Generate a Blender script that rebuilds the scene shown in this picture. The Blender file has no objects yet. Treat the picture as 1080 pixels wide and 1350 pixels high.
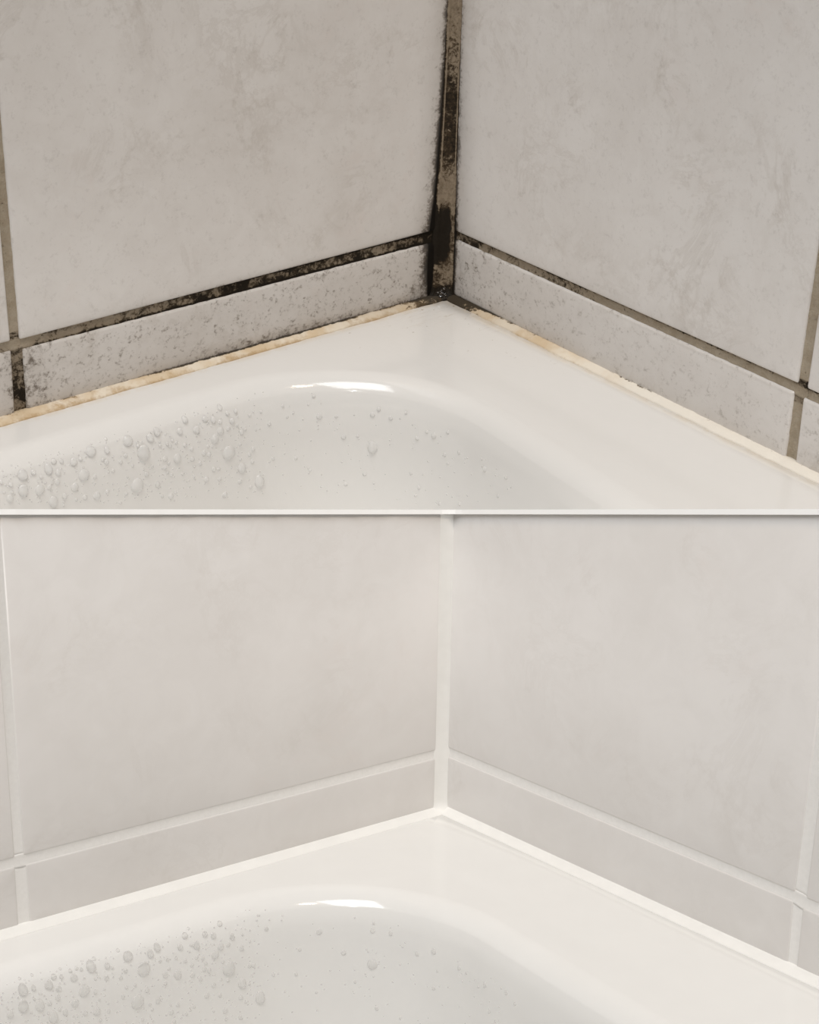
import bpy, bmesh, math, random
from mathutils import Matrix, Vector, noise

# ------------------------------------------------------------------ camera, world, lights
# All lengths below are centimetres (CM turns them into metres).  The stained corner's own
# frame is the world: x runs along its left wall, y along its right wall, z is up.
CM = 0.01
CM_CL = 0.0086                                  # clean corner scaled down about the camera, clear of the upper corner's shade (tiles 17.2 cm against 20 cm)
FOC = 2330.55                                   # focal length for a 1080 px wide frame
R_ST = Matrix(((-0.780304, 0.624771, 0.028056), (0.286165, 0.396574, -0.87226), (-0.556089, -0.672599, -0.488236)))
T_ST = Vector((1.687, -9.838, 81.8515))
R_CL = Matrix(((-0.774352, 0.632396, 0.021317), (0.112177, 0.170357, -0.978976), (-0.622732, -0.755681, -0.202857)))
T_CL = Vector((1.5647, 14.0406, 81.9534))
scene = bpy.context.scene
COL = scene.collection
cam_d = bpy.data.cameras.new('camera'); cam = bpy.data.objects.new('camera', cam_d); COL.objects.link(cam)
cam_d.sensor_fit = 'HORIZONTAL'; cam_d.sensor_width = 36.0; cam_d.lens = 36.0 * FOC / 1080.0
cam_d.clip_start = 0.01; cam_d.clip_end = 50
A = R_ST.transposed(); cpos = -(A @ T_ST)
cm_ = Matrix.Identity(4)
for i in range(3):
    cm_[i][0] = A[i][0]; cm_[i][1] = -A[i][1]; cm_[i][2] = -A[i][2]; cm_[i][3] = cpos[i] * CM
cam.matrix_world = cm_
scene.camera = cam
M_ST = Matrix.Identity(4)
rot = A @ R_CL; off = A @ (T_CL * CM_CL - T_ST * CM)
M_CL = rot.to_4x4(); M_CL.translation = off

w = bpy.data.worlds.new('room_light'); scene.world = w; w.use_nodes = True
bg = w.node_tree.nodes['Background']; bg.inputs[0].default_value = (1.0, 0.975, 0.945, 1); bg.inputs[1].default_value = 0.27
def area(name, loc, target, size, size_y, power, color):
    l = bpy.data.lights.new(name, 'AREA'); l.shape = 'RECTANGLE'; l.size = size * CM; l.size_y = size_y * CM
    l.energy = power; l.color = color
    o = bpy.data.objects.new(name, l); COL.objects.link(o)
    o.location = Vector(loc) * CM
    o.rotation_euler = (Vector(target) - Vector(loc)).to_track_quat('-Z', 'Y').to_euler()
    return o
area('bathroom_lamp', (72, 56, 92), (6, 6, 0), 3, 3, 0.8, (1.0, 0.96, 0.91))
area('window_daylight', (74, 40, 205), (6, 8, -4), 95, 95, 25.5, (0.97, 0.985, 1.0))
area('warm_fill_light', (14, 82, 185), (6, 4, 4), 20, 13, 6.2, (1.0, 0.80, 0.60))  # added warm light without a known fixture, warms the left walls
vs = scene.view_settings
vs.view_transform = 'Standard'; vs.look = 'None'; vs.gamma = 1.0; vs.use_curve_mapping = False; vs.exposure = 0.0

# ------------------------------------------------------------------ shader helpers
class S:
    """a float socket with arithmetic"""
    def __init__(s, nt, sock): s.nt, s.k = nt, sock
    def _m(s, op, *o, clamp=False):
        n = s.nt.nodes.new('ShaderNodeMath'); n.operation = op; n.use_clamp = clamp
        for i, v in enumerate((s,) + o):
            if isinstance(v, S): s.nt.links.new(v.k, n.inputs[i])
            else: n.inputs[i].default_value = v
        return S(s.nt, n.outputs[0])
    def __add__(s, o): return s._m('ADD', o)
    def __radd__(s, o): return s._m('ADD', o)
    def __sub__(s, o): return s._m('SUBTRACT', o)
    def __rsub__(s, o): return (s * -1.0) + o
    def __mul__(s, o): return s._m('MULTIPLY', o)
    def __rmul__(s, o): return s._m('MULTIPLY', o)
    def max(s, o): return s._m('MAXIMUM', o)
    def min(s, o): return s._m('MINIMUM', o)
    def abs(s): return s._m('ABSOLUTE')
    def gt(s, o): return s._m('GREATER_THAN', o)
    def clamp(s): return s._m('ADD', 0.0, clamp=True)
    def step(s, a, b):
        """smooth 0..1 as s goes from a to b (a may exceed b)"""
        n = s.nt.nodes.new('ShaderNodeMapRange'); n.interpolation_type = 'SMOOTHSTEP'
        lo, hi, t0, t1 = (a, b, 0.0, 1.0) if a < b else (b, a, 1.0, 0.0)
        s.nt.links.new(s.k, n.inputs['Value'])
        n.inputs['From Min'].default_value = lo; n.inputs['From Max'].default_value = hi
        n.inputs['To Min'].default_value = t0; n.inputs['To Max'].default_value = t1
        return S(s.nt, n.outputs['Result'])

class Mat:
    def __init__(m, name):
        m.mat = bpy.data.materials.new(name); m.mat.use_nodes = True
        m.nt = m.mat.node_tree; m.b = m.nt.nodes['Principled BSDF']
        tc = m.nt.nodes.new('ShaderNodeTexCoord')
        v = m.nt.nodes.new('ShaderNodeVectorMath'); v.operation = 'SCALE'; v.inputs['Scale'].default_value = 100.0
        m.nt.links.new(tc.outputs['Object'], v.inputs[0]); m.P = v.outputs[0]       # object coordinates in cm
        sp = m.nt.nodes.new('ShaderNodeSeparateXYZ'); m.nt.links.new(m.P, sp.inputs[0])
        m.x, m.y, m.z = (S(m.nt, sp.outputs[i]) for i in range(3))
    def noise(m, scale, detail=3.0, rough=0.55, dist=0.0, off=(0, 0, 0), stretch=(1, 1, 1)):
        mp = m.nt.nodes.new('ShaderNodeMapping'); m.nt.links.new(m.P, mp.inputs['Vector'])
        mp.inputs['Location'].default_value = off; mp.inputs['Scale'].default_value = stretch
        n = m.nt.nodes.new('ShaderNodeTexNoise'); m.nt.links.new(mp.outputs[0], n.inputs['Vector'])
        n.inputs['Scale'].default_value = scale; n.inputs['Detail'].default_value = detail
        n.inputs['Roughness'].default_value = rough; n.inputs['Distortion'].default_value = dist
        return S(m.nt, n.outputs['Fac'])
    def mix(m, fac, a, b):
        n = m.nt.nodes.new('ShaderNodeMix'); n.data_type = 'RGBA'
        if isinstance(fac, S): m.nt.links.new(fac.k, n.inputs['Factor'])
        else: n.inputs['Factor'].default_value = fac
        for v, nm in ((a, 6), (b, 7)):
            if isinstance(v, tuple): n.inputs[nm].default_value = v + (1,)
            else: m.nt.links.new(v, n.inputs[nm])
        return n.outputs[2]
    def done(m, color, rough=0.4, spec=0.5, bump=None, bump_d=0.0005, coat=0.0):
        if isinstance(color, tuple): m.b.inputs['Base Color'].default_value = color + (1,)
        else: m.nt.links.new(color, m.b.inputs['Base Color'])
        if isinstance(rough, S): m.nt.links.new(rough.k, m.b.inputs['Roughness'])
        else: m.b.inputs['Roughness'].default_value = rough
        if isinstance(spec, S): m.nt.links.new(spec.k, m.b.inputs['Specular IOR Level'])
        else: m.b.inputs['Specular IOR Level'].default_value = spec
        m.b.inputs['Coat Weight'].default_value = coat; m.b.inputs['Coat Roughness'].default_value = 0.08
        if bump is not None:
            bn = m.nt.nodes.new('ShaderNodeBump'); bn.inputs['Strength'].default_value = 1.0
            bn.inputs['Distance'].default_value = bump_d
            m.nt.links.new(bump.k, bn.inputs['Height']); m.nt.links.new(bn.outputs[0], m.b.inputs['Normal'])
        return m.mat

BROWN = (0.085, 0.058, 0.034); BLACK = (0.010, 0.008, 0.006)

def marble(m, c0, c1, vein, amt):
    """faint mottled stone print shared by the clean and the stained tiles"""
    big = m.noise(0.16, 4, 0.55, 0.4, off=(3, 7, 1)); mid = m.noise(0.75, 6, 0.65, 0.8, off=(1, 2, 5))
    col = m.mix((big * 0.6 + mid * 0.4).step(0.36, 0.64), c0, c1)
    v1 = (m.noise(0.17, 6, 0.62, 0.5, off=(9, 4, 2)) - 0.5).abs().step(0.035, 0.0)
    v2 = (m.noise(0.30, 7, 0.70, 0.7, off=(2, 8, 6)) - 0.5).abs().step(0.045, 0.0)
    mask = m.noise(0.22, 3, off=(5, 5, 5)).step(0.45, 0.62)
    col = m.mix(((v1 * 0.7 + v2 * 0.8) * mask * amt).clamp(), col, vein)
    pink = (m.noise(0.22, 4, 0.6, 0.3, off=(12, 3, 8)).step(0.56, 0.70) * m.noise(0.7, 5, 0.7, off=(4, 1, 1)).step(0.4, 0.65) * amt * 0.45).clamp()
    return m.mix(pink, col, (c0[0] * 0.98, c0[1] * 0.84, c0[2] * 0.79))

# ------------------------------------------------------------------ materials
def mat_tile_stained():
    m = Mat('mould_stained_marble_tile')
    col = marble(m, (0.685, 0.652, 0.622), (0.738, 0.710, 0.684), (0.52, 0.475, 0.43), 0.34)
    u = m.x.max(m.y); z = m.z
    left = (m.x - m.y).gt(0.0); right = 1.0 - left
    a = left * (0.80 - (z - 3.5) * 0.028) + right * (0.38 - (z - 3.5) * 0.016)      # where the tile starts beside the corner joint
    du = u - a
    strip = z.step(3.25, 3.2)
    big = 1.0 - strip
    fine = m.noise(7.0, 5, 0.7, off=(1, 1, 1)); spk = m.noise(2.6, 6, 0.72, 0.3, off=(8, 2, 4))
    diag = m.noise(1.5, 5, 0.7, 0.6, off=(2, 9, 3), stretch=(1, 1, 1.5))
    n = fine * 0.45 + spk * 0.55
    # dark fringes hugging the joints
    D = du.step(1.6 , -0.1) * (0.44 + left * 0.22) * (big * (0.62 + z.step(13, 6) * 0.38) + strip)
    D = D + du.step(0.40, 0.0) * (0.30 + left * 0.10 + z.step(6.5, 3.5) * 0.28)
    D = D + left * du.step(1.8, 0.0) * (z - 2.6).abs().step(3.0, 0.5) * 0.42
    D = D.max((z - 3.45).step(0.35, -0.05) * big * (0.34 + left * 0.30) * u.step(30, 6))
    D = D.max((2.97 - z).step(0.16, -0.05) * strip * (0.28 + left * 0.22))
    D = D.max(strip * (z - 0.38).step(1.3, 0.0) * (left * u.step(23, 12) * 0.55 + right * u.step(14, 1) * 0.46))
    D = D.max(strip * u.step(4.5, 0.4) * (0.46 + left * 0.30) * z.step(3.8, 0.6))
    D = D.max(strip * left * (0.36 + (u - 21.4).abs().step(1.5, 0.1) * 0.20))
    D = D.max(strip * right * (0.10 + u.step(14, 0.3) * 0.32))
    D = D.max(strip * (z - 0.38).step(0.26, 0.0) * (left * 0.85 + right * u.step(15, 2) * 0.6) * (0.3 + u.step(22, 14) * 0.7))
    haze = (D * 0.6).clamp()
    mask = (D * 1.55 + (n - 0.5) * 3.4 - 0.62).step(0.0, 0.6)
    grime = m.mix((haze * 1.15 * (0.35 + diag)).clamp(), col, (0.25, 0.205, 0.16))
    specks = (n + diag * 0.3).step(0.665, 0.80) * (strip * (0.22 + left * 0.14 + u.step(9, 0.5) * 0.16) + 0.14)
    col = m.mix((specks * (0.3 + spk)).clamp(), grime, (0.15, 0.115, 0.08))
    mould = m.mix((D + (spk - 0.5)).step(0.55, 0.95), BROWN, BLACK)
    col = m.mix((mask * (0.30 + D.clamp() * 0.70)).clamp(), col, mould)
    rough = 0.30 + mask * 0.45
    return m.done(col, rough, 0.4 - mask * 0.3, bump=fine * 0.5 + spk, bump_d=0.00006)

def mat_tile_clean():
    m = Mat('clean_marble_tile')
    col = marble(m, (0.735, 0.71, 0.685), (0.775, 0.752, 0.730), (0.64, 0.605, 0.57), 0.22)
    return m.done(col, 0.30, 0.4, bump=m.noise(2.0, 4), bump_d=0.00005)

def mat_grout_stained():
    m = Mat('mouldy_grout')
    u = m.x.max(m.y); z = m.z; left = (m.x - m.y).gt(0.0); right = 1.0 - left
    base = m.mix(m.noise(1.6, 5, 0.7).step(0.35, 0.65), (0.47, 0.405, 0.315), (0.38, 0.315, 0.23))
    spk = m.noise(4.5, 5, 0.75, 0.4, off=(3, 3, 3)); blot = m.noise(0.85, 5, 0.65, 0.5, off=(6, 1, 2)); grit = m.noise(14, 3, 0.6)
    horiz = (z - 3.25).abs().step(0.55, 0.45)
    D = horiz * left * (0.49 + (u - 10.5).abs().step(7.0, 1.5) * 0.22 + u.step(4.2, 1.2) * 0.36 - (u - 21.5).abs().step(1.5, 0.3) * 0.25)
    D = D + horiz * right * (0.24 + u.step(17, 3) * 0.30)
    D = D + (1.0 - horiz) * (left * (0.18 + z.step(3.2, 2.4) * 0.45) + right * 0.14)
    edge = ((z - 3.24).abs() - 0.14).step(0.0, 0.12) * horiz
    D = D + edge * 0.34
    mask = (D * 1.4 + (blot - 0.5) * 2.4 + (spk - 0.5) * 2.4 - 0.58).step(0.0, 0.5)
    tint = m.mix((D * 1.25).clamp(), base, (0.21, 0.165, 0.115))
    mould = m.mix((D + (blot - 0.5) * 1.5).step(0.40, 0.85), (0.060, 0.042, 0.025), BLACK)
    col = m.mix((mask * 0.95).clamp(), tint, mould)
    return m.done(col, 0.85, 0.25 - mask * 0.2, bump=grit + spk * 1.5, bump_d=0.0004)

def mat_corner_stained():
    m = Mat('mouldy_corner_sealant')
    at = m.nt.nodes.new('ShaderNodeAttribute'); at.attribute_name = 'across'; t = S(m.nt, at.outputs['Fac'])   # 0 left edge .. 1 right edge
    z = m.z
    spk = m.noise(5.0, 6, 0.75, 0.4, off=(2, 2, 2)); blot = m.noise(1.1, 5, 0.65, off=(0, 5, 0)); grit = m.noise(16, 3, 0.6)
    tt = t + (blot - 0.5) * 0.8 + (spk - 0.5) * 0.5
    base = m.mix(spk.step(0.35, 0.65), (0.27, 0.215, 0.15), (0.18, 0.135, 0.09))
    D = 0.22 + z.step(13.6, 11.0) * 0.34 + (z - 8.6).abs().step(2.8, 0.8) * 0.20 - (z - 5.3).abs().step(1.3, 0.2) * 0.30
    D = D + (z - 3.3).abs().step(1.7, 0.6) * tt.step(0.78, 0.55) * 1.0 + z.step(1.0, 0.4) * 0.8 - (z - 1.7).abs().step(0.9, 0.2) * tt.step(0.3, 0.5) * 0.1
    D = D + t.step(0.12, 0.03) * 0.5 + t.step(0.91, 0.98) * 0.5
    D = D - ((t - 0.17).abs().step(0.05, 0.015) + (t - 0.86).abs().step(0.05, 0.015)) * z.step(3.8, 5.0) * 0.55
    mask = (D * 1.4 + (blot - 0.5) * 1.6 + (spk - 0.5) * 2.4 - 0.50).step(0.0, 0.5)
    mould = m.mix((D + (spk - 0.5) * 1.5).step(0.45, 0.95), (0.062, 0.042, 0.024), BLACK)
    col = m.mix((mask * 0.96).clamp(), base, mould)
    return m.done(col, 0.5 - z.step(1.3, 0.5) * 0.38, 0.35 - mask * 0.28, bump=grit * 0.6 + spk, bump_d=0.0003)

def mat_rim_bead_stained():
    m = Mat('yellowed_rim_sealant')
    u = m.x.max(m.y); left = (m.x - m.y).gt(0.0); right = 1.0 - left
    t = m.x.min(m.y)                                        # distance out from the wall
    spk = m.noise(4.2, 6, 0.72, 0.3, off=(5, 2, 1)); blot = m.noise(0.9, 4, 0.6, 0.4, off=(1, 8, 2)); n2 = m.noise(0.45, 4, 0.6, off=(7, 7, 3))
    cream = m.mix(n2.step(0.4, 0.62), (0.74, 0.665, 0.55), (0.62, 0.49, 0.33))
    cream = m.mix((right * u.step(7, 14)).clamp(), cream, (0.76, 0.715, 0.635))
    ochre = ((blot - 0.5) * 2.4 + (spk - 0.5) * 1.6 + t.step(0.25, 0.55) * 0.5 + left * 0.18 - 0.2 - right * u.step(3, 12) * 0.35).step(0.0, 0.8)
    col = m.mix((ochre * 0.85).clamp(), cream, (0.42, 0.28, 0.14))
    col = m.mix((u.step(9, 1) * 0.5 * (0.4 + blot)).clamp(), col, (0.33, 0.25, 0.16))
    top = t.step(0.20, 0.02)
    D = top * (left * (0.30 + (u - 10).abs().step(8, 3) * 0.65) + right * (0.25 + u.step(7, 2) * 0.45 + (u - 12.3).abs().step(2.2, 0.6) * 0.35))
    D = D + u.step(4.0, 1.0) * 0.85 + (right * u.step(7, 1) * 0.22)
    D = D + t.step(0.40, 0.55) * right * 0.22 * u.step(20, 8)
    mask = (D * 1.45 + (spk - 0.5) * 2.6 + (blot - 0.5) * 1.6 - 0.60).step(0.0, 0.45)
    mould = m.mix((D + spk - 0.5).step(0.50, 0.9), (0.12, 0.080, 0.043), BLACK)
    col = m.mix((mask * 0.92).clamp(), col, mould)
    return m.done(col, 0.45 + mask * 0.25, 0.45 - mask * 0.38, bump=spk, bump_d=0.0002)

def mat_tub_stained():
    m = Mat('worn_white_enamel')
    fine = m.noise(1.1, 6, 0.7, 0.2, off=(2, 3, 1), stretch=(1.6, 0.7, 1)); d = (m.x + m.y)
    film = d.step(13, 2.0) * m.z.step(0.1, 0.2)
    col = m.mix((film * 0.55).clamp(), (0.722, 0.709, 0.686), (0.695, 0.665, 0.622))
    scuff = (m.noise(2.2, 7, 0.78, 0.6, off=(4, 4, 4), stretch=(0.45, 1.7, 1)).step(0.53, 0.68) * film * d.step(9, 2) * 0.45).clamp()
    col = m.mix(scuff, col, (0.45, 0.37, 0.28))
    edge = (m.x.min(m.y).step(0.95, 0.45) * m.z.step(0.1, 0.2) * fine.step(0.35, 0.6) * 0.5).clamp()
    col = m.mix(edge, col, (0.66, 0.56, 0.43))
    dots = (m.noise(3.2, 2, 0.5, off=(9, 1, 4)).step(0.735, 0.76) * film * 0.7).clamp()
    col = m.mix(dots, col, (0.25, 0.18, 0.11))
    return m.done(col, 0.10, 0.5, bump=fine, bump_d=0.00008)

def plain(name, c, rough, spec=0.5, nscale=1.0, bump_d=0.00005, var=0.03):
    m = Mat(name); n = m.noise(nscale, 4)
    col = m.mix(n.step(0.3, 0.7), c, tuple(max(0.0, v - var) for v in c))
    return m.done(col, rough, spec, bump=n, bump_d=bump_d)

def mat_bead():
    m = Mat('clear_water'); b = m.b
    b.inputs['Base Color'].default_value = (1, 1, 1, 1); b.inputs['Roughness'].default_value = 0.0
    b.inputs['IOR'].default_value = 1.33; b.inputs['Transmission Weight'].default_value = 1.0
    return m.mat
def mat_water(name, cover):
    """see-through droplets with a pale glossy skin"""
    m = Mat(name); b = m.b
    b.inputs['Base Color'].default_value = (0.86, 0.85, 0.83, 1); b.inputs['Roughness'].default_value = 0.12  # pale colour stands in for light refracted through clear water
    b.inputs['IOR'].default_value = 1.33
    tr = m.nt.nodes.new('ShaderNodeBsdfTransparent'); mx = m.nt.nodes.new('ShaderNodeMixShader'); mx.inputs[0].default_value = cover
    m.nt.links.new(tr.outputs[0], mx.inputs[1]); m.nt.links.new(b.outputs[0], mx.inputs[2])
    m.nt.links.new(mx.outputs[0], m.nt.nodes['Material Output'].inputs['Surface'])
    return m.mat

MAT = dict(tile_st=mat_tile_stained(), tile_cl=mat_tile_clean(), grout_st=mat_grout_stained(),
           grout_cl=plain('clean_white_grout', (0.87, 0.855, 0.83), 0.55, 0.35, 6.0, 0.0001),
           corner_st=mat_corner_stained(), seal_cl=plain('fresh_white_silicone', (0.89, 0.88, 0.85), 0.4, 0.45, 1.5),
           bead_st=mat_rim_bead_stained(), tub_st=mat_tub_stained(),
           tub_cl=plain('clean_white_enamel', (0.84, 0.832, 0.81), 0.10, 0.5, 0.6, 0.00006, 0.012),
           wall=plain('backing_plaster', (0.42, 0.37, 0.31), 0.9, 0.2, 1.0, 0.0002),
           board=plain('white_board', (0.95, 0.95, 0.94), 0.5, 0.3, 1.0, 0.0, 0.0), water=mat_water('pale_skin_water', 0.55), water_thin=mat_water('thin_pale_skin_water', 0.32), bead=mat_bead())

# ------------------------------------------------------------------ mesh helpers
def cam_y(clean):
    """the plane of the divider board, in a corner's own frame: (point, normal)"""
    R, T = (R_CL, T_CL) if clean else (R_ST, T_ST)
    n = Vector(R[1]); h = 0.088 if clean else -0.082
    return (n * (h - T[1])), n
TRACE = []                                       # where the two corners meet the board
def cut(bm, clean, fill=True):
    """trim a mesh (in cm) at the divider board"""
    co, n = cam_y(clean)
    r = bmesh.ops.bisect_plane(bm, geom=bm.verts[:] + bm.edges[:] + bm.faces[:], dist=1e-5, plane_co=co, plane_no=n,
                               clear_inner=clean, clear_outer=not clean)
    ed = [e for e in r['geom_cut'] if isinstance(e, bmesh.types.BMEdge)]
    R, T, k = (R_CL, T_CL, CM_CL / CM) if clean else (R_ST, T_ST, 1.0)
    for e in ed:
        a, b = ((R @ v.co + T) * k for v in e.verts); n = int((b - a).length / 0.12) + 1
        TRACE.extend(a.lerp(b, i / n) for i in range(n + 1))
    if fill and ed: bmesh.ops.holes_fill(bm, edges=ed)
def link(name, bm, mat, parent=None, M=None, smooth=True, unit=CM):
    for v in bm.verts: v.co *= unit
    bmesh.ops.recalc_face_normals(bm, faces=bm.faces[:])
    me = bpy.data.meshes.new(name); bm.to_mesh(me); bm.free()
    me.materials.append(mat)
    if smooth:
        for p in me.polygons: p.use_smooth = True
    o = bpy.data.objects.new(name, me); COL.objects.link(o)
    if parent is not None: o.parent = parent
    elif M is not None: o.matrix_world = M
    return o
def tag(o, label=None, cat=None, group=None, kind=None):
    for k, v in (('label', label), ('category', cat), ('group', group), ('kind', kind)):
        if v: o[k] = v
    return o
def grid(bm, rows, close=False):
    """quads between rows of equal length"""
    vr = [[bm.verts.new(p) for p in r] for r in rows]
    for a, b in zip(vr, vr[1:]):
        n = len(a)
        for i in range(n if close else n - 1):
            j = (i + 1) % n
            bm.faces.new((a[i], a[j], b[j], b[i]))
    return vr
def W(side, u, z, out=0.0):
    """a point on a wall: u along it from the corner, out = proud of the tile face"""
    return (u, out, z) if side == 'L' else (out, u, z)

def rounded(quad, inset, rad, seg=3):
    """outline of a quad (counter-clockwise in u,z) moved inward and with rounded corners"""
    n = len(quad); q = []
    for i in range(n):
        p0, p1, p2 = (Vector(quad[(i + k) % n]) for k in (-1, 0, 1))
        d0, d1 = (p1 - p0).normalized(), (p2 - p1).normalized()
        n0, n1 = Vector((-d0.y, d0.x)), Vector((-d1.y, d1.x))
        b = n0 + n1; b = b / b.dot(n0)
        c = p1 + b * (inset + rad)
        a0 = math.atan2(-n0.y, -n0.x); a1 = math.atan2(-n1.y, -n1.x)
        while a1 < a0: a1 += 2 * math.pi
        for s in range(seg + 1):
            t = a0 + (a1 - a0) * s / seg; q.append((c.x + rad * math.cos(t), c.y + rad * math.sin(t)))
    return q
def tile(side, quad, bev, clean, mat, parent):
    bm = bmesh.new(); rows = []; g = -0.05; rc = 0.07
    rows.append([W(side, u, z, -0.32) for u, z in rounded(quad, g, rc)])
    for k in range(5):
        t = math.pi / 2 * k / 4
        rows.append([W(side, u, z, -bev + bev * math.sin(t)) for u, z in rounded(quad, g + bev * (1 - math.cos(t)), rc)])
    rows.append([W(side, u, z, 0.012) for u, z in rounded(quad, bev + 0.6, rc)])
    vr = grid(bm, rows, True)
    bm.faces.new(vr[-1]); bm.faces.new(vr[0][::-1])
    cut(bm, clean)
    return link('tile', bm, mat, parent, unit=CM_CL if clean else CM)

def joint(side, lo, hi, clean, mat, parent, seed, rec, conc, rough):
    """a grout line between two matching polylines (u,z)"""
    bm = bmesh.new(); rows = []
    lo = [Vector(p) for p in lo]; hi = [Vector(p) for p in hi]
    stations = []
    for k in range(len(lo) - 1):
        n = max(2, int((lo[k + 1] - lo[k]).length / 0.16))
        stations += [(lo[k].lerp(lo[k + 1], i / n), hi[k].lerp(hi[k + 1], i / n)) for i in range(n + (k == len(lo) - 2))]
    for a, d in stations:
        r = [W(side, *a.lerp(d, -0.12), -0.33)]
        for j in range(9):
            v = -0.12 + 1.24 * j / 8
            q = a.lerp(d, v)
            o = -rec - conc * (1 - (2 * min(max(v, 0), 1) - 1) ** 2)
            o += rough * (noise.noise(Vector((q.x * 2.3, q.y * 2.3, seed))) + 0.6 * noise.noise(Vector((q.x * 6.1, q.y * 6.1, seed + 9))))
            r.append(W(side, q.x, q.y, o))
        rows.append(r + [W(side, *a.lerp(d, 1.12), -0.33)])
    vr = grid(bm, rows, True); bm.faces.new(vr[0]); bm.faces.new(vr[-1])
    cut(bm, clean)
    return link('grout_line', bm, mat, parent, unit=CM_CL if clean else CM)

def slab(side, clean, u0, u1, z0, z1, name):
    bm = bmesh.new()
    rows = []
    for o in (-2.6, -0.30):
        rows.append([W(side, u, z, o) for u, z in ((u0, z0), (u1, z0), (u1, z1), (u0, z1))])
    vr = grid(bm, rows, True); bm.faces.new(vr[0]); bm.faces.new(vr[1])
    cut(bm, clean)
    return tag(link(name, bm, MAT['wall'], None, M_CL if clean else M_ST, False, CM_CL if clean else CM), kind='structure')

# ------------------------------------------------------------------ bathroom floor below both corners
bm = bmesh.new()
grid(bm, [[(-150, -150, -75), (350, -150, -75)], [(-150, 350, -75), (350, 350, -75)]])
tag(link('floor', bm, plain('stone_floor', (0.34, 0.31, 0.28), 0.5, 0.4, 0.05, 0.0002), None, M_ST, False), kind='structure')

# ------------------------------------------------------------------ bathtub section
TX0,TY0,TR,PH=5.85,2.05,8.0,math.radians(94.6)   # cm: basin outline
ZR=0.25; LR=1.3; LA=math.radians(88); WL=11.0; FR=3.2
SA=TR*PH
def outline(s):
    """s = 0 where the corner arc starts (along the left side s<0)"""
    cx,cy=TX0+TR,TY0+TR
    if s<0: return (cx-s,cy-TR,0.0,1.0)
    ph=min(s/TR,PH); px,py=cx-TR*math.sin(ph),cy-TR*math.cos(ph); nx,ny=math.sin(ph),math.cos(ph)
    if s>SA: px+=-math.cos(ph)*(s-SA); py+=math.sin(ph)*(s-SA)
    return (px,py,nx,ny)
def profile(d):
    """d = distance along the section from the lip -> (inward offset, height)"""
    a=LR*LA
    if d<=0: return (d,ZR)
    if d<=a: t=d/LR; return (LR*math.sin(t),ZR-LR*(1-math.cos(t)))
    o,z=LR*math.sin(LA),ZR-LR*(1-math.cos(LA))
    if d<=a+WL: return (o+(d-a)*math.cos(LA),z-(d-a)*math.sin(LA))
    o+=WL*math.cos(LA); z-=WL*math.sin(LA); t=min((d-a-WL)/FR,LA)
    return (o+FR*(math.sin(LA)-math.sin(LA-t)), z-FR*(math.cos(LA-t)-math.cos(LA)))
def tub_point(s,d):
    px,py,nx,ny=outline(s); o,z=profile(d); return (px+nx*o,py+ny*o,z)

DMAX = LR * LA + WL + FR * LA
FAR = 44.0
DROPS_ST = [
    (-9.63,1.47,0.201),(-9.73,2.1,0.216),(-9.05,2.26,0.203),(-8.56,1.56,0.174),(-8.2,1.81,0.116),(-8.28,2.16,0.117),(-8.64,2.29,0.102),(-7.48,1.56,0.146),
    (-6.67,1.36,0.206),(-6,1.52,0.118),(-6.11,1.98,0.104),(-7.14,2.21,0.235),(-7.57,2.61,0.161),(-8.54,2.94,0.204),(-8.03,2.87,0.117),(-6.66,3.28,0.163),
    (-5.03,1.38,0.209),(-4.45,2.07,0.285),(-4.84,3.4,0.286),(-8.27,1.31,0.116),(-10.3,2.26,0.143),(-5.5,2.15,0.089),(-5.25,1.94,0.089),(-6.66,2.44,0.089),
    (-7.17,3.19,0.103),(-9.19,1.5,0.101),(-7.96,1.4,0.087),(-0.48,3.24,0.296),(0.14,4.13,0.204),(1.13,5,0.237),(-1.11,2.43,0.185),(-0.82,2.15,0.155),
    (-1.94,1.79,0.153),(-1.1,1.6,0.123),(-0.24,1.89,0.124),(-0.45,2.15,0.108),(-2.93,2.78,0.183),(-3.49,2.62,0.121),(-2.23,3.01,0.107),(-2.7,1.64,0.122),
    (-1.46,1.44,0.123),(-2.35,1.26,0.137),(-0.66,1.2,0.123),(0.23,2.52,0.109),(0.84,3.42,0.094),(1.92,4.05,0.079),(3.12,4.18,0.079),(-0.76,5.09,0.125),
    (-1.61,4.12,0.124),(-1.23,3.78,0.108),(-0.98,4.3,0.093),(0.01,4.72,0.11),(-3.33,4.34,0.122),(-3.91,3.64,0.121),(-4.37,3.04,0.106),(-3.7,1.4,0.151),
    (-4.05,1.56,0.15),(-3.68,1.97,0.076),(-2.53,2.29,0.092),(-2.93,2.05,0.076),(-3.35,2,0.076),(-2.23,2.56,0.092),(-1.66,2.92,0.108),(-1.43,3.04,0.108),
    (-3.51,3,0.091),(-1.86,3.31,0.092),(7.04,3.7,0.222),(10.36,2.5,0.125),(9.42,2.84,0.094),(5.56,3.28,0.111),(4.33,2.32,0.127),(7,2.16,0.111),
    (7.94,2.18,0.095),(13.9,2.8,0.107),(15.29,2.52,0.09),(12.02,2.76,0.093)]
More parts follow.
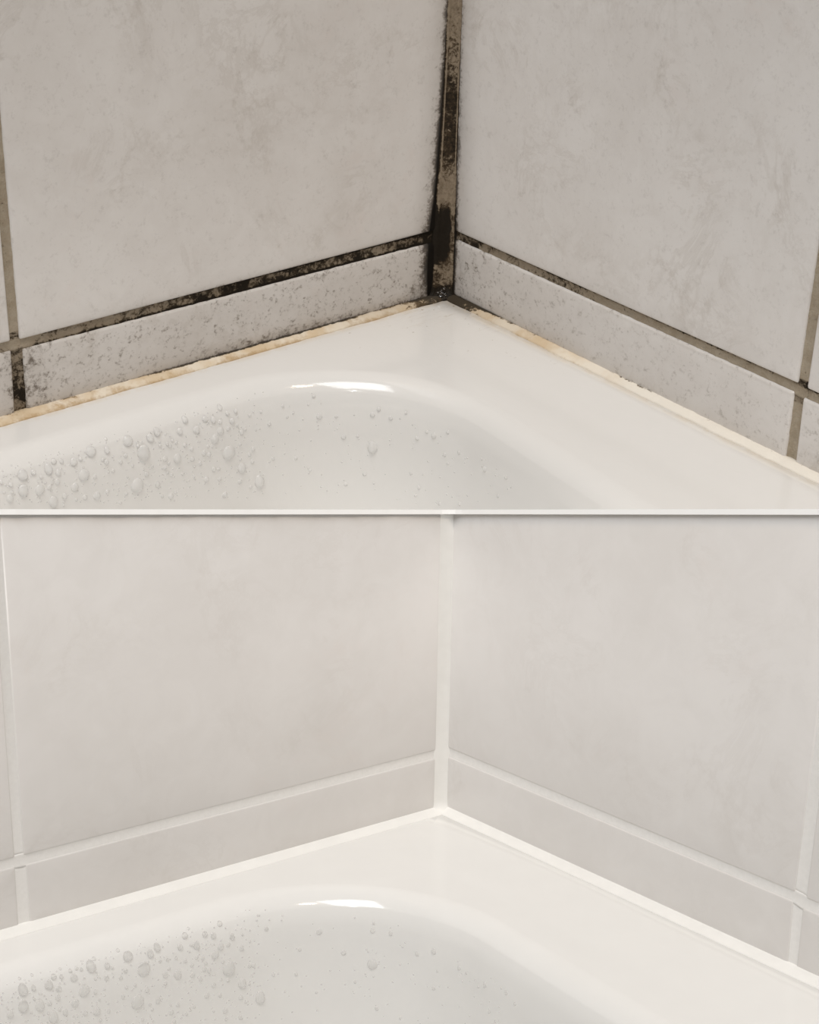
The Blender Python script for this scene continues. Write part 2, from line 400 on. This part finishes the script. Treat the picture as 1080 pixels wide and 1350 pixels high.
DROPS_CL = [
    (-9.22,1.46,0.196),(-9.29,2.06,0.21),(-8.62,2.23,0.197),(-8.18,1.56,0.17),(-7.82,1.8,0.114),(-7.88,2.13,0.113),(-8.22,2.26,0.099),(-7.14,1.56,0.143),
    (-6.36,1.37,0.202),(-5.7,1.52,0.116),(-5.79,1.97,0.101),(-6.77,2.18,0.229),(-7.17,2.56,0.157),(-8.08,2.87,0.198),(-7.59,2.81,0.114),(-6.25,3.2,0.158),
    (-4.77,1.4,0.205),(-4.17,2.06,0.279),(-4.49,3.33,0.278),(-7.92,1.32,0.114),(-9.82,2.22,0.139),(-5.19,2.13,0.087),(-4.96,1.93,0.087),(-6.3,2.4,0.086),
    (-6.75,3.11,0.1),(-8.8,1.5,0.098),(-7.62,1.4,0.085),(-0.26,3.2,0.289),(0.43,4.03,0.198),(1.41,4.85,0.23),(-0.9,2.41,0.181),(-0.63,2.15,0.152),
    (-1.74,1.8,0.15),(-0.92,1.62,0.121),(-0.07,1.9,0.122),(-0.27,2.16,0.106),(-2.66,2.75,0.179),(-3.22,2.59,0.118),(-1.97,2.97,0.105),(-2.48,1.66,0.119),
    (-1.28,1.46,0.121),(-2.16,1.29,0.135),(-0.51,1.24,0.121),(0.44,2.51,0.107),(1.07,3.36,0.092),(2.13,3.95,0.077),(3.29,4.07,0.077),(-0.48,4.94,0.121),
    (-1.33,4.02,0.12),(-0.98,3.7,0.106),(-0.72,4.2,0.091),(0.34,4.6,0.107),(-2.99,4.22,0.119),(-3.58,3.56,0.118),(-4.05,2.98,0.103),(-3.47,1.42,0.148),
    (-3.81,1.57,0.147),(-3.42,1.97,0.074),(-2.29,2.28,0.09),(-2.7,2.05,0.074),(-3.1,2,0.074),(-1.99,2.54,0.09),(-1.42,2.88,0.105),(-1.2,3,0.106),
    (-3.22,2.95,0.089),(-1.6,3.25,0.09),(7.09,3.63,0.217),(10.34,2.51,0.122),(9.41,2.83,0.092),(5.65,3.22,0.109),(4.43,2.3,0.124),(7.06,2.17,0.109),
    (7.98,2.19,0.093),(13.76,2.85,0.104),(15.11,2.6,0.088),(11.94,2.79,0.091)]
def make_tub(clean):
    bm = bmesh.new()
    ss = [-(FAR - TX0 - TR) + i * 0.75 for i in range(int((FAR - TX0 - TR) / 0.75))]
    ss += [i * 0.22 for i in range(int(SA / 0.22) + 1)] + [SA + i * 0.75 for i in range(int(34 / 0.75))]
    ds = [0, .06, .12, .2, .28, .36, .44, .52, .6, .68, .76, .84, .92, 1.0, 1.1, 1.2, 1.3, LR * LA]
    ds += [LR * LA + WL * i / 10 for i in range(1, 11)] + [LR * LA + WL + FR * LA * i / 6 for i in range(1, 7)]
    rows = []
    for d in ds: rows.append([tub_point(s, d) for s in ss])
    # flat rim out to under the tiles
    edge = []
    for s in ss:
        px, py, nx, ny = outline(s)
        if s <= 0: edge.append((px, -0.55))
        elif s < SA / 2: edge.append((TX0 + TR + (-0.55 - TX0 - TR) * s / (SA / 2), -0.55))
        else:
            yc = outline(SA)[1]
            edge.append((-0.55, -0.55 + (yc + 0.55) * (s - SA / 2) / (SA / 2)) if s < SA else (-0.55, py))
    rim = []
    for f_ in (1.0, 0.75, 0.5, 0.25, 0.1):
        rim.append([(e[0] * f_ + p[0] * (1 - f_), e[1] * f_ + p[1] * (1 - f_), ZR) for e, p in zip(edge, rows[0])])
    down = [(e[0], e[1], ZR - 3.0) for e in edge]
    vr = grid(bm, [down] + rim + rows)
    c = bm.verts.new((FAR, FAR, profile(DMAX)[1]))
    for i in range(len(ss) - 1): bm.faces.new((vr[-1][i], vr[-1][i + 1], c))
    bmesh.ops.triangulate(bm, faces=[f for f in bm.faces if len(f.verts) > 4])
    cut(bm, clean, False)
    o = link('bathtub', bm, MAT['tub_cl' if clean else 'tub_st'], None, M_CL if clean else M_ST, True, CM_CL if clean else CM)
    return o

def make_rim_bead(side, clean, parent, seed):
    """sealant where the strip tiles meet the tub rim"""
    bm = bmesh.new(); rows = []; n = 210
    for i in range(n + 1):
        u = -0.02 + (FAR - 0.3) * i / n
        q = noise.noise(Vector((u * 0.55, seed, 0))); q2 = noise.noise(Vector((u * 2.1, seed, 4)))
        if clean: wd, ht, bulge = 0.46 + 0.02 * q, 0.50, -0.03
        else: wd, ht, bulge = (0.49 if side == 'L' else 0.43) + 0.09 * q + 0.05 * q2, 0.43 + 0.03 * q2, 0.040 + 0.03 * q
        r = [W(side, u, 0.18, -0.25), W(side, u, ht, -0.25)]
        for j in range(9):
            t = j / 8
            o = wd * t; z = ht + (ZR + 0.012 - ht) * t + bulge * math.sin(math.pi * t)
            if not clean: z += 0.018 * noise.noise(Vector((u * 3.3, t * 3, seed + 7)))
            r.append(W(side, u, z, o))
        r.append(W(side, u, 0.18, wd * 0.98))
        rows.append(r)
    vr = grid(bm, rows, True); bm.faces.new(vr[0]); bm.faces.new(vr[-1])
    cut(bm, clean)
    return link('rim_bead', bm, MAT['seal_cl' if clean else 'bead_st'], parent, unit=CM_CL if clean else CM)

def make_corner_bead(clean, parent, al, ar, top):
    """sealant cove up the corner; al/ar(z) = where the left and right tiles start"""
    bm = bmesh.new(); rows = []; n = int(top / 0.12); across = []
    for i in range(n + 1):
        z = 0.22 + (top - 0.22) * i / n
        a, b = Vector((al(z) + 0.06, -0.03)), Vector((-0.03, ar(z) + 0.06))
        k = 0.30 + 0.55 * max(0.0, 1 - (z - 0.22) / 0.8) ** 2
        grow = 0.22 * max(0.0, 1 - (z - 0.22) / 0.5) ** 2
        a.x += grow; b.y += grow; a.y += grow * 0.3; b.x += grow * 0.3
        ctl = Vector((a.x * k, b.y * k)); r = []
        N = 16
        for j in range(N + 1):
            t = j / N
            p = a * (1 - t) ** 2 + ctl * 2 * t * (1 - t) + b * t ** 2
            d = Vector((b.y, a.x)).normalized()
            h = 0.0
            if not clean:
                h += 0.045 * math.exp(-((t - 0.16) / 0.05) ** 2) + 0.045 * math.exp(-((t - 0.86) / 0.05) ** 2)
                h += 0.020 * noise.noise(Vector((p.x * 4, p.y * 4, z * 3.0))) + 0.014 * noise.noise(Vector((p.x * 11, p.y * 11, z * 9)))
            p = p + d * h
            r.append((p.x, p.y, z)); across.append(t)
        across += [1.0, 0.5, 0.0]
        r += [(-0.2, b.y, z), (-0.28, -0.28, z), (a.x, -0.2, z)]
        rows.append(r)
    lay = bm.verts.layers.float.new('across')
    vr = grid(bm, rows, True); bm.faces.new(vr[0]); bm.faces.new(vr[-1])
    for v, t in zip((v for r in vr for v in r), across): v[lay] = t
    cut(bm, clean)
    return link('corner_bead', bm, MAT['seal_cl' if clean else 'corner_st'], parent, unit=CM_CL if clean else CM)

def lin(z0, v0, z1, v1): return lambda z: v0 + (v1 - v0) * (z - z0) / (z1 - z0)

# tile edges of each wall (u along the wall, z up), read per corner: near edge, far edge, neighbour's edge
TOP = 26.0
SPEC = {
    ('ST', 'L'): dict(big=[(.82, 3.57), (21.49, 3.44), (21.42, TOP), (.20, TOP)], strip=[(.74, .36), (21.43, .36), (21.41, 2.93), (.80, 2.92)],
                      big2=[(21.97, 3.48), (FAR, 3.40), (FAR, TOP), (21.95, TOP)], strip2=[(22.06, .36), (FAR, .36), (FAR, 2.98), (21.98, 2.99)]),
    ('ST', 'R'): dict(big=[(.38, 3.50), (20.39, 3.58), (20.34, TOP), (.02, TOP)], strip=[(.46, .44), (20.33, .30), (20.29, 3.09), (.36, 3.03)],
                      big2=[(20.93, 3.55), (FAR, 3.60), (FAR, TOP), (20.88, TOP)], strip2=[(20.92, .26), (FAR, .30), (FAR, 3.08), (20.83, 3.04)]),
    ('CL', 'L'): dict(big=[(.56, 3.28), (21.25, 3.31), (22.30, TOP), (.68, TOP)], strip=[(.58, .34), (21.06, .38), (21.18, 2.85), (.59, 2.84)],
                      big2=[(21.69, 3.31), (FAR, 3.31), (FAR, TOP), (22.75, TOP)], strip2=[(21.60, .34), (FAR, .36), (FAR, 2.88), (21.69, 2.88)]),
    ('CL', 'R'): dict(big=[(.19, 3.35), (20.14, 3.38), (21.65, TOP), (.05, TOP)], strip=[(.24, .36), (20.03, .36), (20.10, 2.93), (.17, 2.87)],
                      big2=[(20.72, 3.32), (FAR, 3.36), (FAR, TOP), (22.15, TOP)], strip2=[(20.50, .28), (FAR, .30), (FAR, 2.86), (20.60, 2.83)]),
}
def make_corner(key):
    clean = key == 'CL'; M = M_CL if clean else M_ST
    tm, gm = (MAT['tile_cl'], MAT['grout_cl']) if clean else (MAT['tile_st'], MAT['grout_st'])
    lvl = 'lower' if clean else 'upper'
    for side, nm in (('L', 'left'), ('R', 'right')):
        sp = SPEC[key, side]
        wl = slab(side, clean, -2.6, FAR, -6.0, TOP, 'wall_%s_%s' % (lvl, nm))
        for q in ('big', 'strip', 'big2', 'strip2'):
            tile(side, sp[q], 0.10 if clean else 0.13, clean, tm, wl)
        rec, conc, rg = (0.035, 0.02, 0.004) if clean else (0.085, 0.035, 0.030)
        b, s, b2, s2 = sp['big'], sp['strip'], sp['big2'], sp['strip2']
        near = (0.1, s[3][1]), (0.1, b[0][1])
        joint(side, [near[0], s[3], s[2], s2[3], s2[2]], [near[1], b[0], b[1], b2[0], b2[1]], clean, gm, wl, 1.0, rec, conc, rg)
        joint(side, [b[1], b[2]], [b2[0], b2[3]], clean, gm, wl, 1.0, rec + 0.004, conc, rg)
        joint(side, [s[1], s[2]], [s2[0], s2[3]], clean, gm, wl, 1.0, rec + 0.004, conc, rg)
    tub = make_tub(clean)
    tag(tub, 'clean white bathtub edge below the spotless pale tiles' if clean else 'white bathtub edge below the mould-stained tiles', 'bathtub')
    se = bpy.data.objects.new('silicone_sealant', None); COL.objects.link(se); se.matrix_world = M; se.empty_display_size = 0.02
    tag(se, 'fresh white sealant in the corner and along the tub below clean tiles' if clean else
        'yellowed mould-blackened sealant in the corner and along the tub below stained tiles', 'sealant')
    L, R = SPEC[key, 'L']['big'], SPEC[key, 'R']['big']
    make_corner_bead(clean, se, lin(L[0][1], L[0][0], L[3][1], L[3][0]), lin(R[0][1], R[0][0], R[3][1], R[3][0]), TOP)
    make_rim_bead('L', clean, se, 1.0); make_rim_bead('R', clean, se, 5.0)
    return tub

make_corner('ST')
make_corner('CL')

# ------------------------------------------------------------------ divider board between the two corners
def make_board():
    pts = TRACE; front = []
    for k in range(-96, 97):                                # front edge: just ahead of whatever stands on or under the board
        x = k * 0.25
        near = [p.z for p in pts if abs(p.x - x) < 0.13]
        front.append((x, min(near) if near else (front[-1][1] if front else 56.0)))
    zs = [z for _, z in front]; n = len(zs)
    front = [(front[i][0], sum(zs[max(0, i - 1):i + 2]) / len(zs[max(0, i - 1):i + 2]) - 0.04) for i in range(n)]
    bm = bmesh.new(); h = 0.09; Ai = R_ST.transposed()
    wp = lambda x, y, z: tuple(Ai @ (Vector((x, y, z)) - T_ST))
    rows = [[wp(x, -h, z + 0.10) for x, z in front], [wp(x, h * 0.9, z) for x, z in front], [wp(x, h, z + 0.02) for x, z in front],
            [wp(x, h, 96) for x, z in front], [wp(x, -h, 96) for x, z in front]]
    grid(bm, rows + [rows[0]])
    bmesh.ops.remove_doubles(bm, verts=bm.verts[:], dist=1e-4)
    o = link('divider_board', bm, MAT['board'], None, M_ST, False)
    tag(o, 'thin white board dividing the stained corner from the clean corner', 'board')
make_board()

# ------------------------------------------------------------------ water
def drop_mesh(name, flat, tail, seed):
    """a cap of water lying on z=0, radius 1, sagging towards -y"""
    bm = bmesh.new(); rows = []; N = 18; rnd = random.Random(seed)
    wob = [1 + 0.05 * rnd.uniform(-1, 1) for _ in range(3)]
    prof = [(1.0, -0.06), (1.0, 0.0), (0.985, 0.09), (0.93, 0.27), (0.83, 0.47), (0.67, 0.68), (0.45, 0.86), (0.22, 0.965)]
    for r, h in prof:
        row = []
        for k in range(N):
            t = 2 * math.pi * k / N
            rr = r * (1 + 0.04 * math.sin(2 * t + seed) * wob[0] + 0.03 * math.sin(3 * t + 2 * seed))
            x, y = rr * math.cos(t), rr * math.sin(t)
            y *= 1 + (tail if y > 0 else 0.05)                    # drawn out upward, round below
            row.append((x * (1 - 0.10 * max(0, y)), y, h * flat * (1 - 0.18 * y)))
        rows.append(row)
    vr = grid(bm, rows, True); bm.faces.new(vr[-1]); bm.faces.new(vr[0])
    bmesh.ops.recalc_face_normals(bm, faces=bm.faces[:])
    me = bpy.data.meshes.new(name); bm.to_mesh(me); bm.free(); me.materials.append(MAT['water'])
    for p in me.polygons: p.use_smooth = True
    return me
CAPS = [drop_mesh('water_droplet', 0.52 + 0.04 * k, 0.12 + 0.10 * k, k + 1) for k in range(4)]
CAPS_THIN = [c.copy() for c in CAPS]
for c in CAPS_THIN: c.materials[0] = MAT['water_thin']
def drop_matrix(s, d, r):
    """stand a unit drop on the tub surface, sagging down the slope (cm)"""
    e = 0.02; p = Vector(tub_point(s, d))
    ts = (Vector(tub_point(s + e, d)) - p).normalized(); td = (Vector(tub_point(s, d + e)) - p).normalized()
    n = ts.cross(td)
    if n.z < 0 or n.dot(Vector((1, 1, 1))) < 0: n = -n
    up = -td; x = up.cross(n).normalized()
    m = Matrix.Identity(4)
    for i in range(3): m[i][0], m[i][1], m[i][2], m[i][3] = x[i] * r, up[i] * r, n[i] * r, p[i]
    return m
def drop_label(size, s, d, where):
    high = 'just under the rim' if d < 1.7 else ('upper' if d < 2.5 else ('midway down' if d < 3.6 else 'low'))
    part = 'straight side' if s < -0.6 else 'curved corner'
    high = {'upper': 'a little below the rim', 'low': 'far below the rim'}.get(high, high)
    return "%s water droplet %s, tub's %s, under %s tiles" % (size, high, part, where)
def place(me, s, d, r, M, label, group):
    o = bpy.data.objects.new('water_droplet', me); COL.objects.link(o)
    o.matrix_world = M @ Matrix.Scale(CM_CL if M is M_CL else CM, 4) @ drop_matrix(s, d, r)
    return tag(o, label, 'droplet', group)
for key, drops, M in (('ST', DROPS_ST, M_ST), ('CL', DROPS_CL, M_CL)):
    rnd = random.Random(4 if key == 'ST' else 11)
    caps = CAPS if key == 'ST' else CAPS_THIN
    where = 'stained' if key == 'ST' else 'clean'
    taken = []
    for s, d, r in drops:
        size = 'large' if r > 0.19 else 'small'
        place(caps[rnd.randrange(4)], s, d, r * 1.0, M, drop_label(size, s, d, where), '%s droplets below the %s tiles' % (size, where))
        taken.append((s, d, r))
    n = 0; mist = []
    while n < 72 or len(mist) < 420:
        s = rnd.uniform(-10.6, 1.5) if rnd.random() < 0.8 else rnd.uniform(1.5, 16)
        dm = 2.6 + (s + 10.6) * 0.27 if s < 2 else 6.0
        d = rnd.uniform(1.0 + max(0, s - 2) * 0.10, dm)
        if key == 'ST' and (R_ST @ Vector(tub_point(s, d)) + T_ST).y > -0.25: continue
        r = rnd.uniform(0.052, 0.088) if n < 72 else rnd.uniform(0.018, 0.045)
        if any((s - a) ** 2 + (d - b) ** 2 < (r + c) ** 2 * 1.15 for a, b, c in taken): continue
        taken.append((s, d, r))
        if n < 72:
            place(caps[rnd.randrange(4)], s, d, r, M, drop_label('tiny', s, d, where), 'tiny droplets below the %s tiles' % where); n += 1
        else: mist.append((s, d, r))
    bm = bmesh.new()
    for s, d, r in mist:
        m = drop_matrix(s, d, r); rows = []
        for rr, h in ((1, -0.05), (0.97, 0.12), (0.7, 0.36)):
            rows.append([m @ Vector((rr * math.cos(k * math.pi / 4), rr * math.sin(k * math.pi / 4), h)) for k in range(8)])
        vr = grid(bm, rows, True); t = bm.verts.new(m @ Vector((0, 0, 0.48)))
        for k in range(8): bm.faces.new((vr[-1][k], vr[-1][(k + 1) % 8], t))
        bm.faces.new(vr[0][::-1])
    o = link('water_mist', bm, MAT['water' if key == 'ST' else 'water_thin'], None, M, True, CM_CL if M is M_CL else CM)
    tag(o, 'fine spray of water beads on the tub wall below the %s tiles' % where, 'water spray', kind='stuff')

WET = CAPS[0].copy(); WET.materials[0] = MAT['bead']
# wet beads caught where the blackened corner meets the tub
for i, (x, y, z, r) in enumerate(((0.52, 0.30, 0.62, 0.085), (0.40, 0.42, 0.50, 0.070), (0.62, 0.36, 0.48, 0.075), (0.46, 0.38, 0.78, 0.055), (0.70, 0.26, 0.60, 0.050))):
    o = bpy.data.objects.new('water_droplet', WET); COL.objects.link(o)
    n = Vector((0.45, 0.62, 0.5)).normalized(); q = n.to_track_quat('Z', 'Y').to_matrix().to_4x4()
    o.matrix_world = Matrix.Translation(Vector((x, y, z)) * CM) @ q @ Matrix.Scale(r * CM, 4)
    tag(o, 'glinting water bead at the foot of the blackened corner joint', 'droplet', 'water beads at the foot of the blackened corner')
